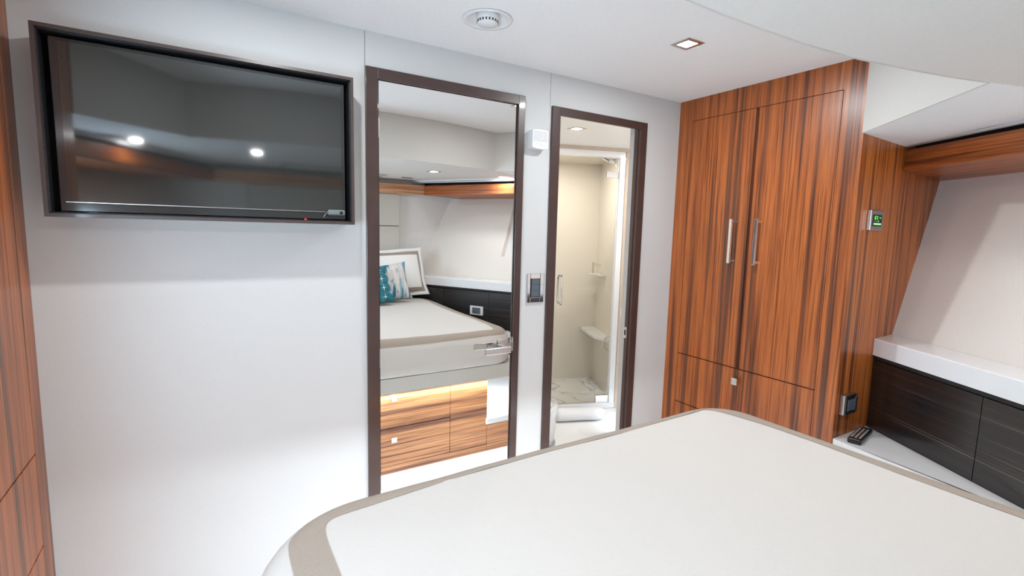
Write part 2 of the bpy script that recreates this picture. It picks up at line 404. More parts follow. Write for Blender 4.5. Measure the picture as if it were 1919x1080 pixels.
# ------------------------------------------------------------------ hull sides
def hx(y, z): return 2.531 + 0.575*(y+0.86) + 0.457*(z-0.94)
ys0, ys1 = -0.8595, -2.80
for s, nm in ((1, 'wall_right'), (-1, 'wall_left')):
    b = bmesh.new()
    zb = 0.94
    rz0, rz1 = (1.13, 1.58) if s > 0 else (0.985, 1.385)
    def hp(y, z, d=0.0): return (mx(hx(y, z)+d, s), y, z)
    # cells around the window recess
    ya = lambda z: -1.78 - 0.17*(z-1.13)       # rear slanted edge
    yb = lambda z: -1.42
    Z_ = [zb, rz0, rz1, 1.80]
    def quad(a, c, d, e): b.faces.new([b.verts.new(p) for p in (a, c, d, e)])
    quad(hp(ys0, zb), hp(ys1, zb), hp(ys1, rz0), hp(ys0, rz0))
    quad(hp(ys0, rz1), hp(ys1, rz1), hp(ys1, 1.80), hp(ys0, 1.80))
    quad(hp(ys0, rz0), hp(yb(0), rz0), hp(yb(0), rz1), hp(ys0, rz1))
    quad(hp(ya(rz0), rz0), hp(ys1, rz0), hp(ys1, rz1), hp(ya(rz1), rz1))
    dp = 0.035
    quad(hp(yb(0), rz0), hp(yb(0), rz0, dp), hp(yb(0), rz1, dp), hp(yb(0), rz1))
    quad(hp(ya(rz0), rz0), hp(ya(rz0), rz0, dp), hp(ya(rz1), rz1, dp), hp(ya(rz1), rz1))
    quad(hp(yb(0), rz0), hp(ya(rz0), rz0), hp(ya(rz0), rz0, dp), hp(yb(0), rz0, dp))
    quad(hp(yb(0), rz1), hp(ya(rz1), rz1), hp(ya(rz1), rz1, dp), hp(yb(0), rz1, dp))
    # lower hull behind cabinets, down to the floor
    quad((mx(2.531, s), ys0, zb), (mx(hx(ys1, zb), s), ys1, zb), (mx(hx(ys1, zb), s), ys1, 0), (mx(2.531, s), ys0, 0))
    bmesh.ops.remove_doubles(b, verts=b.verts, dist=1e-5)
    link(nm, b, M['hull'], kind='structure')
    bp = bmesh.new()
    bp.faces.new([bp.verts.new(p) for p in (hp(yb(0), rz0, dp-0.002), hp(ya(rz0), rz0, dp-0.002), hp(ya(rz1), rz1, dp-0.002), hp(yb(0), rz1, dp-0.002))])
    if s > 0:
        link('window_1', bp, M['hull_w'], kind='structure')
    else:
        link('window_2', bp, M['port'], kind='structure')
# end wall behind the bed
b = bm_box(-0.7, 2.6, -2.49, -2.45, 0, 2.1)
link('wall_back', b, M['hull_w'], kind='structure')

# ------------------------------------------------------------------ wardrobes
def wardrobe(s, label):
    XR = 2.095
    X = lambda x: mx(x, s)
    t = thing('wardrobe', label, 'wardrobe', (X(2.12), -0.43, 0))
    def bx(x0, x1, y0, y1, z0, z1, bev=0, bmm=None):
        a, c = sorted((X(x0), X(x1))); return bm_box(a, c, y0, y1, z0, z1, bev, bmm)
    yE = -0.8595
    b = bmesh.new()
    # face frame around the doors
    D0, D1 = -0.082, -0.7775          # y range of the door field
    zt, zm, zl, zk = 1.9155, 0.7305, 0.471, 0.10
    bx(XR, XR+0.02, D0, 0.0, 0, ZC, 0, b)
    bx(XR, XR+0.02, yE, D1, 0, ZC, 0, b)
    bx(XR, XR+0.02, D1, D0, zt, ZC, 0, b)
    bx(XR, XR+0.02, D1, D0, 0, zk, 0, b)
    link('face_frame', b, M['wood'], t)
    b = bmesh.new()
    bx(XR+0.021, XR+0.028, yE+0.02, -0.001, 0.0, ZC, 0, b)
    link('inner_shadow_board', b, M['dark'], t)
    # end panel
    pts = [(XR+0.001, 0.0), (2.46, 0.0), (2.46, 0.90), (2.555, 0.94), (2.858, 1.60), (2.90, 1.70), (2.90, 1.78), (2.461, 1.78), (2.459, 1.7295), (XR+0.001, 1.7415)]
    b = bm_prism([(X(x), z) for x, z in pts], 'y', yE+0.0005, yE+0.02)
    link('end_panel', b, M['wood_side'], t)
    b = bx(XR+0.001, 2.60, yE, yE+0.02, 1.742, ZC)
    link('end_panel', b, M['wood_side'], t)
    gap = 0.0022
    ym = (-0.419-0.44)/2
    lw = 0.0125
    # doors (slightly open gap between them, narrow finger channel)
    for (y0, y1, hy, pr) in ((ym+0.0085, D0-gap, -0.3555, 0.0), (D1+gap, ym-0.0065, -0.480, 0.0)):
        b = bx(XR-pr, XR+0.019, y0, y1, zm+gap, zt-gap, 0.0008)
        d = link('door', b, M['wood'], t)
        if s > 0:
            h = bmesh.new()
            xf = XR-pr
            bx(xf-0.030, xf-0.020, hy-0.0075, hy+0.0075, 1.222, 1.427, 0.0018, h)
            bx(xf-0.022, xf, hy-0.006, hy+0.006, 1.228, 1.240, 0.001, h)
            bx(xf-0.022, xf, hy-0.006, hy+0.006, 1.409, 1.421, 0.001, h)
            link('handle', h, M['chrome'], d, label='flat chrome bar handle')
    b = bx(XR+0.012, XR+0.02, ym-0.0064, ym+0.0084, zm, zt)
    link('centre_stile', b, M['stile'], t)
    for (z0, z1, kn) in ((zl+gap, zm-gap, 0.673), (zk+gap, zl-gap, None)):
        b = bx(XR, XR+0.019, D1+gap, D0-gap, z0, z1, 0.0008)
        d = link('drawer', b, M['wood'], t)
        if kn and s > 0:
            h = bmesh.new()
            bx(XR-0.022, XR-0.012, ym-0.0155, ym+0.0155, kn-0.0165, kn+0.0165, 0.003, h)
            bx(XR-0.014, XR, ym-0.006, ym+0.006, kn-0.006, kn+0.006, 0.001, h)
            link('knob', h, M['chrome'], d, label='square chrome knob')
    return t
wardrobe(1, 'tall striped wood wardrobe with two chrome-handled doors beside the bathroom door')
wardrobe(-1, 'striped wood wardrobe seen edge-on at the left edge beside the television wall')

# ------------------------------------------------------------------ overhead shelf (valance) along each hull side
for s, lab in ((1, 'striped wood overhead shelf running along the slanted hull above the white ledge'),
               (-1, 'wood overhead shelf on the port hull side, seen only dimly in the television')):
    t = thing('overhead_shelf', lab, 'shelf', (mx(2.2, s), -1.4, 1.63))
    y1 = -2.355; y0 = -0.861
    def vx(y, x=2.458): return x + 0.5523*(y+0.8595)
    front = [(0, 1.635), (0, 1.7150), (0.018, 1.7150), (0.018, 1.650), (0.018, 1.635)]
    b = bm_loft([[(mx(vx(y)+dx, s), y, z) for dx, z in ((0, 1.636), (0.0, 1.7154), (0.018, 1.7154), (0.018, 1.636))] for y in (y0, -1.70)])
    link('fascia', b, (M['wood_val'] if s > 0 else M['wood_val_port']), t)
    b = bm_loft([[(mx(vx(y)+dx, s), y, z) for dx, z in ((0, 1.636), (0.0, 1.7154), (0.018, 1.7154), (0.018, 1.636))] for y in (-1.7025, y1)])
    link('fascia', b, (M['wood_val'] if s > 0 else M['wood_val_port']), t)
    b = bmesh.new()
    secs = []
    for y in (y0, y1):
        xa = vx(y)+0.001; xb = hx(y, 1.62)-0.002
        secs.append([(mx(xa, s), y, 1.635), (mx(xb, s), y, 1.6185), (mx(xb, s), y, 1.6365), (mx(xa, s), y, 1.653)])
    bm_loft(secs, b)
    link('underside', b, (M['wood_val'] if s > 0 else M['wood_val_port']), t)
# cross shelf over the headboard
t = thing('overhead_shelf', 'short wood shelf fascia over the headboard, seen at left in the mirror', 'shelf', (0.84, -2.4, 1.63))
x_r = 2.458 + 0.5523*(-2.36+0.8595)
link('fascia', bm_box(1.685-x_r-0.012, x_r+0.012, -2.378, -2.36, 1.636, 1.7154), M['wood_draw'], t)
link('underside', bm_box(1.685-1.955, 1.955, -2.448, -2.379, 1.636, 1.65), M['hull_w'], t)

# ------------------------------------------------------------------ long white ledge + dark cabinets below
def cx(y, d=0.0): return 2.375 + 0.571*(y+0.8595) + d
t_y1 = -2.446
secs = []
for y in (-0.8605, t_y1):
    f = 2.365 + 0.571*(y+0.8595); bk = hx(y, 0.94)-0.003
    secs.append([(f, y, 0.868), (f, y, 0.934), (f+0.004, y, 0.938), (bk, y, 0.9415), (bk, y, 0.868)])
led = link('side_ledge', bm_loft(secs), M['gloss_white'])
tag(led, 'long gloss white ledge running along the slanted hull above dark cabinets', 'ledge')
t = thing('side_cabinet', 'low dark wood cabinet with fine light grain under the white ledge', 'cabinet', (cx(-1.5)+0.05, -1.5, 0.556))
def strip(y0, y1, z0, z1, d0, d1):
    return bm_loft([[(cx(y, d0), y, z0), (cx(y, d0), y, z1), (cx(y, d1), y, z1), (cx(y, d1), y, z0)] for y in (y0, y1)])
link('body', strip(-0.861, t_y1, 0.545, 0.867, 0.022, 0.10), M['dark'], t)
link('top_rail', strip(-0.861, t_y1, 0.850, 0.8675, 0.006, 0.021), M['dark'], t)
yy = [-0.862, -1.273, -1.667, -2.06, t_y1]
for i in range(4):
    link('door', strip(yy[i]-0.0012, yy[i+1]+0.0012, 0.5565, 0.846, 0.004, 0.0215), M['ebony'], t)
# round catch mark on the first door
# socket on the dark cabinet (seen in the mirror)
def socket_on_cabinet():
    t = thing('power_socket', 'cream framed grey power socket on the dark cabinet, seen in the mirror', 'socket', (cx(-1.76), -1.76, 0.69))
    dirv = Vector((0.571, 1, 0)).normalized(); nrm = Vector((-1, 0.571, 0)).normalized()
    c = Vector((cx(-1.765, 0.003), -1.765, 0.690))
    def pl(w_, h_, d0, d1, off=0, bm=None):
        secs = [[c + dirv*(off+a) + Vector((0, 0, z)) + nrm*dd for a, z in ((-w_, -h_), (w_, -h_), (w_, h_), (-w_, h_))] for dd in (d0, d1)]
        return bm_loft(secs, bm)
    link('frame', pl(0.062, 0.036, 0, 0.008), M['white'], t)
    link('insert', pl(0.038, 0.024, 0.0082, 0.011), M['grey_btn'], t)
socket_on_cabinet()

# triangular bedside shelf where the remote lies
zs = 0.556
b = bmesh.new()
poly = [(2.100, -0.8605), (cx(-0.8605, 0.002), -0.8605), (cx(-1.40, 0.002), -1.40), (cx(-1.52, 0.002), -1.52), (2.015, -1.52), (2.070, -1.022)]
bm_prism(poly, 'z', zs-0.055, zs, 0.0015, b)
nsh = link('bedside_shelf', b, M['gloss_white'])
tag(nsh, 'white bedside shelf in the corner between wardrobe and dark cabinets, holding the remote', 'shelf')
# carpeted step beside the bed (mirror)
t = thing('side_step', 'white carpeted step with striped wood riser beside the bed base, seen in the mirror', 'step', (1.75, -0.95, 0))
link('riser', bm_box(1.412, 2.094, -0.765, -0.745, 0, 0.165), M['wood_draw'], t)
b = bm_box(1.400, 2.094, -1.55, -0.738, 0.166, 0.215, 0.012)
link('carpet_top', b, M['carpet'], t)
b = bm_box(1.412, 2.094, -1.56, -1.54, 0.215, 0.53)
link('back_board', b, M['ebony'], t)
b = bmesh.new(); bm_lathe([(0.0, 0.0), (0.10, 0.0), (0.12, 0.01), (0.13, 0.04), (0.12, 0.07), (0.10, 0.085), (0.0, 0.085)], (1.42, -0.95, 0.216), 40, b)
# ------------------------------------------------------------------ bed
bed = thing('bed', 'island bed base with striped wood drawers and pale overhanging platform', 'bed', (0.84, -1.55, 0))
b = bmesh.new()
def rr(x0, x1, y0, y1, rl, rrr, n=8):
    """footprint with rounded foot corners (y1 is the foot side)"""
    P = []
    for k in range(n+1):
        a = PI*(1 - 0.5*k/n); P.append((x0+rl+rl*math.cos(a), y1-rl+rl*math.sin(a)))
    for k in range(n+1):
        a = PI*0.5*(1-k/n); P.append((x1-rrr+rrr*math.cos(a), y1-rrr+rrr*math.sin(a)))
    P += [(x1, -2.13), (1.478, y0), (1.685-1.50+0.02, y0), (x0, -2.15)]; return P
link('platform', bm_prism(rr(0.03, 1.64, -2.399, -0.700, 0.16, 0.10), 'z', 0.468, 0.551, 0.004), M['platform'], bed)
link('base', bm_box(0.24, 1.398, -2.399, -0.7665, 0, 0.467), M['wood_draw'], bed)
link('plinth', bm_box(0.115, 1.410, -0.766, -0.7455, 0.0, 0.043), M['wood_draw'], bed)
gp = 0.0015
for z0, z1, kz in ((0.045, 0.2575, 0.200), (0.2605, 0.4665, 0.431)):
    d = link('drawer', bm_box(0.4765, 1.1640, -0.766, -0.745, z0+gp, z1-gp, 0.0006), M['wood_draw'], bed)
    h = bmesh.new(); bm_box(0.809, 0.841, -0.728, -0.720, kz-0.016, kz+0.016, 0.003, h); bm_box(0.819, 0.831, -0.745, -0.726, kz-0.006, kz+0.006, 0, h)
    link('knob', h, M['chrome'], d, label='square chrome knob')
link('side_panel', bm_box(1.1665, 1.4095, -0.766, -0.745, 0.045+gp, 0.4665-gp, 0.0006), M['wood_draw'], bed)
link('side_panel', bm_box(0.1165, 0.4740, -0.766, -0.745, 0.045+gp, 0.4665-gp, 0.0006), M['wood_draw'], bed)

# bedspread as a height field over a rounded footprint
FX0, FX1, FY0, FY1 = 0.034, 1.615, -2.39, -0.685
def fx1(y):      # right side line, narrowing with the hull at the head
    return min(1.590 + max(0, min(1, (-1.55-y)/0.4))*0.03, cx(y) - 0.014)
def fx0(y): return max(FX0, 1.685 - cx(y) + 0.03)
def foot(n=10):
    P = []
    rl, r_ = 0.24, 0.17
    P.append((fx0(FY0), FY0))
    for k in range(13): y = FY0 + (FY1-rl-FY0)*(k+1)/14; P.append((fx0(y), y))
    for k in range(n+1):
        a = PI*(1-0.5*k/n); P.append((FX0+rl+rl*math.cos(a), FY1-0.016-rl+rl*math.sin(a)))
    for k in range(1, 9):
        u = k/9; P.append((FX0+rl + (1.59-r_-FX0-rl)*u, FY1-0.016+0.016*math.sin(PI*min(1, u*1.2)/2 if u < .83 else PI/2)))
    for k in range(n+1):
        a = PI*0.5*(1-k/n); P.append((1.59-r_+r_*math.cos(a), FY1-r_+r_*math.sin(a)))
    for k in range(14):
        y = FY1-r_ - (FY1-r_-FY0)*(k+1)/14; P.append((fx1(y), y))
    return P
FP = foot()
ZT = 0.752
def sdist(x, y):
    best = 9; n = len(FP)
    for i in range(n-1):         # the head edge is left open
        ax, ay = FP[i]; bx_, by = FP[i+1]
        dx, dy = bx_-ax, by-ay; L = dx*dx+dy*dy
        t_ = max(0, min(1, ((x-ax)*dx+(y-ay)*dy)/L)) if L else 0
        d = math.hypot(x-ax-t_*dx, y-ay-t_*dy)
        if d < best: best = d
    return best
def prof(d):
    R_ = 0.070
    if d >= R_: return ZT + 0.004*min(1, (d-R_)/0.3)
    q = 1-d/R_
    return ZT - 0.085*(1-math.sqrt(max(0, 1-q**2.2)))
def wob(x, y): return 0.0016*math.sin(x*9+1.3)*math.sin(y*7+0.4) + 0.0008*math.sin(x*31+y*13)
b = bmesh.new()
offs = [0.0, 0.0015, 0.005, 0.011, 0.02, 0.031, 0.044, 0.057, 0.07, 0.10, 0.16]
n = len(FP)
def inward(i):
    p0 = Vector(FP[max(i-1, 0)]); p1 = Vector(FP[min(i+1, n-1)]); t_ = (p1-p0).normalized(); return Vector((t_.y, -t_.x))
NRM = [inward(i) for i in range(n)]
rings = []
# side drape
for z, o_ in ((0.5525, 0.02), (0.556, 0.008), (0.575, -0.001), (0.61, -0.006), (0.645, -0.003)):
    ring = []
    for i, (x, y) in enumerate(FP):
        wv = 0.0025*math.sin(i*1.9+z*40) if z < 0.66 else 0
        q = Vector((x, y)) + NRM[i]*(o_+wv); ring.append(b.verts.new((q.x, q.y, z)))
    rings.append(ring)
for o_ in offs:
    ring = []
    for i, (x, y) in enumerate(FP):
        q = Vector((x, y)) + NRM[i]*o_; z = prof(o_)
        ring.append(b.verts.new((q.x, q.y, z + wob(q.x, q.y)*min(1, o_/0.06))))
    rings.append(ring)
# collapse towards a centre spine so the top is filled with clean quads
last = rings[-1]
for f_ in (0.35, 0.7, 1.0):
    ring = []
    for i, v in enumerate(last):
        sx, sy = 0.82, min(max(v.co.y, -2.38), -1.15)
        px, py = v.co.x*(1-f_)+sx*f_, v.co.y*(1-f_)+sy*f_
        ring.append(b.verts.new((px, py, prof(0.1+f_*0.3) + wob(px, py))))
    rings.append(ring)
for a, c in zip(rings, rings[1:]):
    for i in range(n-1):
        try: b.faces.new((a[i], a[i+1], c[i+1], c[i]))
        except ValueError: pass
bmesh.ops.remove_doubles(b, verts=b.verts, dist=2e-4)
spread = link('bedspread', b, M['bed'], smooth=True)
tag(spread, 'cream quilted bedspread with taupe border covering the island bed', 'bedspread')
# taupe border band lying on the bedspread
inner = [(0.176, -2.36), (0.176, -1.80), (0.176, -1.40), (0.175, -1.10), (0.174, -0.98), (0.173, -0.88), (0.177, -0.832), (0.191, -0.806), (0.222, -0.795), (0.27, -0.788), (0.38, -0.777), (0.50, -0.768), (0.66, -0.764), (0.80, -0.762), (0.95, -0.760), (1.10, -0.757), (1.25, -0.754), (1.36, -0.753), (1.445, -0.758), (1.478, -0.85), (1.495, -0.96), (1.502, -1.13), (1.497, -1.30), (1.490, -1.50), (1.50, -1.70), (1.52, -1.90), (1.535, -2.05), (1.505, -2.20), (1.42, -2.36)]
outer = [(0.106, -2.36), (0.106, -1.80), (0.106, -1.40), (0.105, -1.10), (0.104, -1.0), (0.104, -0.92), (0.105, -0.870), (0.112, -0.830), (0.135, -0.797), (0.165, -0.775), (0.262, -0.732), (0.415, -0.709), (0.60, -0.706), (0.78, -0.703), (0.95, -0.701), (1.10, -0.701), (1.25, -0.702), (1.36, -0.704), (1.455, -0.708), (1.520, -0.738), (1.548, -0.80), (1.558, -0.92), (1.560, -1.13), (1.550, -1.30), (1.545, -1.50), (1.556, -1.70), (1.578, -1.90), (1.590, -2.05), (1.570, -2.20), (1.485, -2.36)]
def dense(P, m=4):
    out = []
    for i in range(len(P)-1):
        p = [P[max(i-1, 0)], P[i], P[i+1], P[min(i+2, len(P)-1)]]
        for k in range(m): out.append(cr(*p, k/m))
    return out + [P[-1]]
def Hs(x, y):
    d = sdist(x, y); return prof(d) + wob(x, y)*min(1, d/0.06)
I, O_ = dense(inner), dense(outer)
b = bmesh.new(); rows = []
for k in range(9):
    u = k/8
    rows.append([b.verts.new((p[0]*(1-u)+q[0]*u, p[1]*(1-u)+q[1]*u, Hs(p[0]*(1-u)+q[0]*u, p[1]*(1-u)+q[1]*u)+(0.0010 if k in (0, 8) else 0.0016))) for p, q in zip(I, O_)])
for a, c in zip(rows, rows[1:]):
    for i in range(len(a)-1): b.faces.new((a[i], a[i+1], c[i+1], c[i]))
link('border_band', b, M['band'], spread, smooth=True, label='taupe cloth border')

# headboard: upholstered panels
hb = thing('headboard', 'cream upholstered headboard in stacked panels behind the pillow, seen in the mirror', 'headboard', (0.84, -2.44, 0.5))
for z0, z1 in ((0.60, 0.862), (0.866, 1.128), (1.132, 1.358), (1.362, 1.634)):
    link('panel', bm_box(0.255, 1.430, -2.448, -2.405, z0, z1, 0.008), M['headboard'], hb)

# ------------------------------------------------------------------ pillows
def cushion(name, label, cat, c, wd, ht, th, rotx, rotz, mats, flange=0.0, band=0.0, group=None, n=26, roty=0.0, pinch=0.04):
    """c = bottom centre; leaning back by rotx"""
    b = bmesh.new(); R4 = Matrix.Translation(Vector(c)) @ Matrix.Rotation(rotz, 4, 'Z') @ Matrix.Rotation(rotx, 4, 'X') @ Matrix.Rotation(roty, 4, 'Y')
    def val(u, v, side):
        # u,v in -1..1 over the whole outline
        ku = 1-2*flange/wd; kv = 1-2*flange/ht
        uu, vv = max(-1, min(1, u/ku)), max(-1, min(1, v/kv))
        t_ = th*0.5*((1-abs(uu)**2.6)**0.55)*((1-abs(vv)**2.6)**0.55)
        t_ += 0.003
        # sides bow in, corners stay out
        x = u*wd/2*(1-pinch*(1-v*v)*abs(u)**3); z = (v*ht/2)*(1-pinch*(1-u*u)*abs(v)**3) + ht/2
        return Vector((x, (-1 if side == 0 else 1)*-t_, z)) + Vector((0, 0.008*math.sin(u*7+v*5)*(1 if flange and (abs(u) > ku or abs(v) > kv) else 0), 0))
    G = []
    for side in (0, 1):
        g_ = [[b.verts.new(R4 @ val(-1+2*i/n, -1+2*j/n, side)) for j in range(n+1)] for i in range(n+1)]; G.append(g_)
        for i in range(n):
            for j in range(n):
                f = b.faces.new((g_[i][j], g_[i+1][j], g_[i+1][j+1], g_[i][j+1])); f.smooth = True
                u = -1+2*(i+0.5)/n; v = -1+2*(j+0.5)/n
                ex = (1-abs(u))*wd/2; ez = (1-abs(v))*ht/2; e = min(ex, ez)
                if band and flange <= e+0.004 < flange+band: f.material_index = 1
    for i in range(n):
        for (p, q, r_, s_) in (((i, 0), (i+1, 0), (i+1, 0), (i, 0)), ((i, n), (i+1, n), (i+1, n), (i, n)), ((0, i), (0, i+1), (0, i+1), (0, i)), ((n, i), (n, i+1), (n, i+1), (n, i))):
            b.faces.new((G[0][p[0]][p[1]], G[0][q[0]][q[1]], G[1][r_[0]][r_[1]], G[1][s_[0]][s_[1]]))
    o = link(name, b, None, mats=mats, smooth=True); tag(o, label, cat, group)
    return o, R4, val
cushion('pillow', 'white pillow with taupe inner band and white flange against the headboard', 'pillow', (1.280, -2.145, 0.771), 0.66, 0.42, 0.13, math.radians(18), math.radians(-3), [M['linen'], M['band']], flange=0.034, band=0.036, n=44, pinch=0.06, roty=math.radians(-2.5))
cushion('cushion', 'square cushion painted with blue and grey streaks leaning on the white pillow', 'cushion', (1.205, -1.985, 0.771), 0.37, 0.31, 0.11, math.radians(22), math.radians(4), [M['paint']], pinch=0.10, roty=math.radians(-6))
tc, R4, val = cushion('cushion', 'teal cushion printed with cream four-pointed stars in front of the painted cushion', 'cushion', (1.045, -1.855, 0.770), 0.35, 0.30, 0.10, math.radians(24), math.radians(-8), [M['teal']], pinch=0.07, roty=math.radians(-4))
for i, u0 in enumerate((-0.6, -0.05, 0.50, 0.86)):
    for j in range(4):
        v0 = -0.75 + j*0.48 + (0.24 if i % 2 else 0); r = 0.16
        if v0 > 0.88: continue
        b = bmesh.new(); ps = []
        for k in range(8):
            a = PI/4*k; rr_ = (r if k % 2 == 0 else r*0.16) * (1.25 if k in (2, 6) else 0.85 if k in (0, 4) else 1)
            uu = max(-0.99, min(0.99, u0 + rr_*math.cos(a))); vv = max(-0.99, min(0.99, v0 + rr_*math.sin(a)*1.1))
            ps.append(R4 @ (val(uu, vv, 0) + Vector((0, 0.0022, 0))))
        cv = b.verts.new(R4 @ (val(u0, v0, 0) + Vector((0, 0.0030, 0)))); V_ = [b.verts.new(p) for p in ps]
        for k in range(8): b.faces.new((cv, V_[k], V_[(k+1) % 8]))
        link('star_print', b, M['star'], tc)

# ------------------------------------------------------------------ television in its box frame
p = -0.12
fr = thing('television_surround', 'dark brown box frame projecting from the white wall around the television', 'frame', (0.04, -0.06, 1.36))
X0, X1, Z0, Z1 = -0.346, 0.418, 1.355, 1.8215
b = bmesh.new(); wth = 0.009
for a in ((X0, X0+wth, Z0, Z1), (X1-wth, X1, Z0, Z1), (X0+wth, X1-wth, Z0, Z0+wth), (X0+wth, X1-wth, Z1-wth, Z1)):
    bm_box(a[0], a[1], p, -0.0005, a[2], a[3], 0, b)
bm_box(X0+wth, X1-wth, -0.006, -0.0005, Z0+wth, Z1-wth, 0, b)
link('box', b, M['tv_frame'], fr)
b = bmesh.new(); e2 = 0.003
for a in ((X0+wth, X0+wth+e2, Z0+wth, Z1-wth), (X1-wth-e2, X1-wth, Z0+wth, Z1-wth), (X0+wth, X1-wth, Z0+wth, Z0+wth+e2), (X0+wth, X1-wth, Z1-wth-e2, Z1-wth)):
    bm_box(a[0], a[1], p+0.012, -0.007, a[2], a[3], 0, b)
link('shade_lining', b, M['black'], fr)  # black strips stand in for the deep shade inside the box
tv = thing('television', 'black flat television set inside the dark box frame on the wall', 'television', (0.04, -0.05, 1.37))
TX0, TX1, TZ0, TZ1 = -0.320, 0.397, 1.370, 1.804
yf = -0.085
b = bmesh.new()
bm_box(TX0, TX1, yf, -0.03, TZ0, TZ1, 0.002, b)
link('housing', b, M['tvbez'], tv)
link('screen', bm_box(TX0+0.017, TX1-0.012, yf-0.0012, yf+0.001, TZ0+0.026, TZ1-0.010), M['screen'], tv)
link('lower_trim', bm_box(TX0+0.012, TX1-0.008, yf-0.0035, yf, TZ0+0.0235, TZ0+0.0252), M['satin'], tv)
link('power_light', bm_box(0.268, 0.274, yf-0.004, yf, 1.3645, 1.3690), M['red'], tv, label='small red standby light')
dv = bmesh.new(); bm_box(0.336, 0.392, yf-0.022, yf-0.008, 1.383, 1.402, 0.006, dv, 3)
t = thing('infrared_receiver', 'small grey oblong receiver stuck to the lower right corner of the television', 'sensor', (0.364, yf-0.015, 1.383))
link('case', dv, M['device'], t, smooth=False)
b = bmesh.new(); bm_lathe([(0, 0), (0.0055, 0), (0.0055, 0.002), (0, 0.002)], (0, 0, 0), 20, b)
bmesh.ops.transform(b, matrix=Matrix.Translation((0.378, yf-0.0218, 1.392)) @ Matrix.Rotation(PI/2, 4, 'X'), verts=b.verts)
link('lens', b, M['black'], t)
link('cable', bm_tube([(0.337, yf-0.015, 1.392), (0.330, yf-0.015, 1.388), (0.325, yf-0.012, 1.378), (0.322, yf-0.010, 1.370)], 0.0012, 6), M['satin'], t, smooth=True)

# ------------------------------------------------------------------ doors
def casing(x0, x1, zt, wl, wr, wt, parent, y0=-0.012, y1=0.0005):
    b = bmesh.new()
    bm_box(x0, x0+wl, y0, y1, 0, zt, 0.0015, b)
    bm_box(x1-wr, x1, y0, y1, 0, zt, 0.0015, b)
    bm_box(x0+wl-0.001, x1-wr+0.001, y0, y1, zt-wt, zt, 0.0015, b)
    return link('door_frame', b, M['door_frame'], parent)
d1 = setting('door_1', (0.81, 0, 0))
casing(0.4866, 1.1428, 1.901, 0.044, 0.031, 0.037, d1)
link('jamb_lining', bm_box(0.515, 1.125, 0.036, 0.04, 0, 1.88), M['dark'], d1)
leaf = link('mirror', bm_box(0.5355, 1.1085, 0.0, 0.005, 0.01, 1.8625), M['mirror'], d1, label='full-height mirror face of the closed door')
link('door_leaf', bm_box(0.534, 1.1100, 0.0052, 0.034, 0.01, 1.8635), M['dark'], d1)
h = bmesh.new()
bm_box(0.955, 1.078, -0.056, -0.044, 0.835, 0.862, 0.0015, h)
bm_box(1.050, 1.074, -0.046, -0.004, 0.838, 0.859, 0.001, h)
link('lever_handle', h, M['chrome'], d1, label='flat chrome lever handle')
link('escutcheon', bm_box(1.040, 1.092, -0.006, -0.0002, 0.830, 0.884, 0.001), M['chrome'], d1)
for z in (1.70, 0.86, 0.30):
    link('hinge', bm_box(0.5310, 0.5350, -0.006, 0.004, z-0.035, z+0.035, 0.001), M['satin'], d1)
link('strike_plate', bm_box(1.1100, 1.1125, -0.0135, -0.002, 0.83, 0.89), M['satin'], d1)
d2 = setting('door_2', (1.57, 0, 0))
casing(1.2842, 1.8552, 1.8847, 0.043, 0.043, 0.036, d2)
b = bmesh.new()
bm_box(1.812, 1.828, -0.0005, 0.030, 0, 1.86, 0, b); bm_box(1.312, 1.327, -0.0005, 0.030, 0, 1.86, 0, b)
bm_box(1.806, 1.814, 0.004, 0.010, 0, 1.852, 0, b)
link('jamb', b, M['door_frame'], d2)
b = bmesh.new()
bm_box(1.812, 1.860, 0.031, 0.060, 0, 1.95, 0, b)
link('jamb_lining', b, M['grey_strip'], d2)
link('strike_plate', bm_box(1.8085, 1.8118, 0.008, 0.040, 0.815, 0.872), M['satin'], d2)
link('latch_hole', bm_box(1.8078, 1.8090, 0.018, 0.028, 0.830, 0.857), M['black'], d2)

# ------------------------------------------------------------------ small wall items
t = thing('light_switch', 'chrome framed panel of three grey rocker switches between the two doors', 'switch', (1.223, 0, 1.10))
b = bmesh.new()
sx0, sx1, sz0, sz1 = 1.180, 1.268, 1.035, 1.165
for a in ((sx0, sx0+0.017, sz0, sz1), (sx1-0.020, sx1, sz0, sz1), (sx0+0.017, sx1-0.020, sz0, sz0+0.024), (sx0+0.017, sx1-0.020, sz1-0.024, sz1)):
    bm_box(a[0], a[1], -0.009, -0.0003, a[2], a[3], 0.002, b)
link('frame', b, M['chrome'], t)
link('backplate', bm_box(sx0+0.015, sx1-0.018, -0.004, -0.0003, sz0+0.02, sz1-0.02), M['black'], t)
for k in range(3):
    z = sz0+0.026+k*0.0265
    link('rocker', bm_box(sx0+0.024, sx1-0.022, -0.008, -0.0042, z, z+0.0255, 0.0012), M['grey_btn'], t)

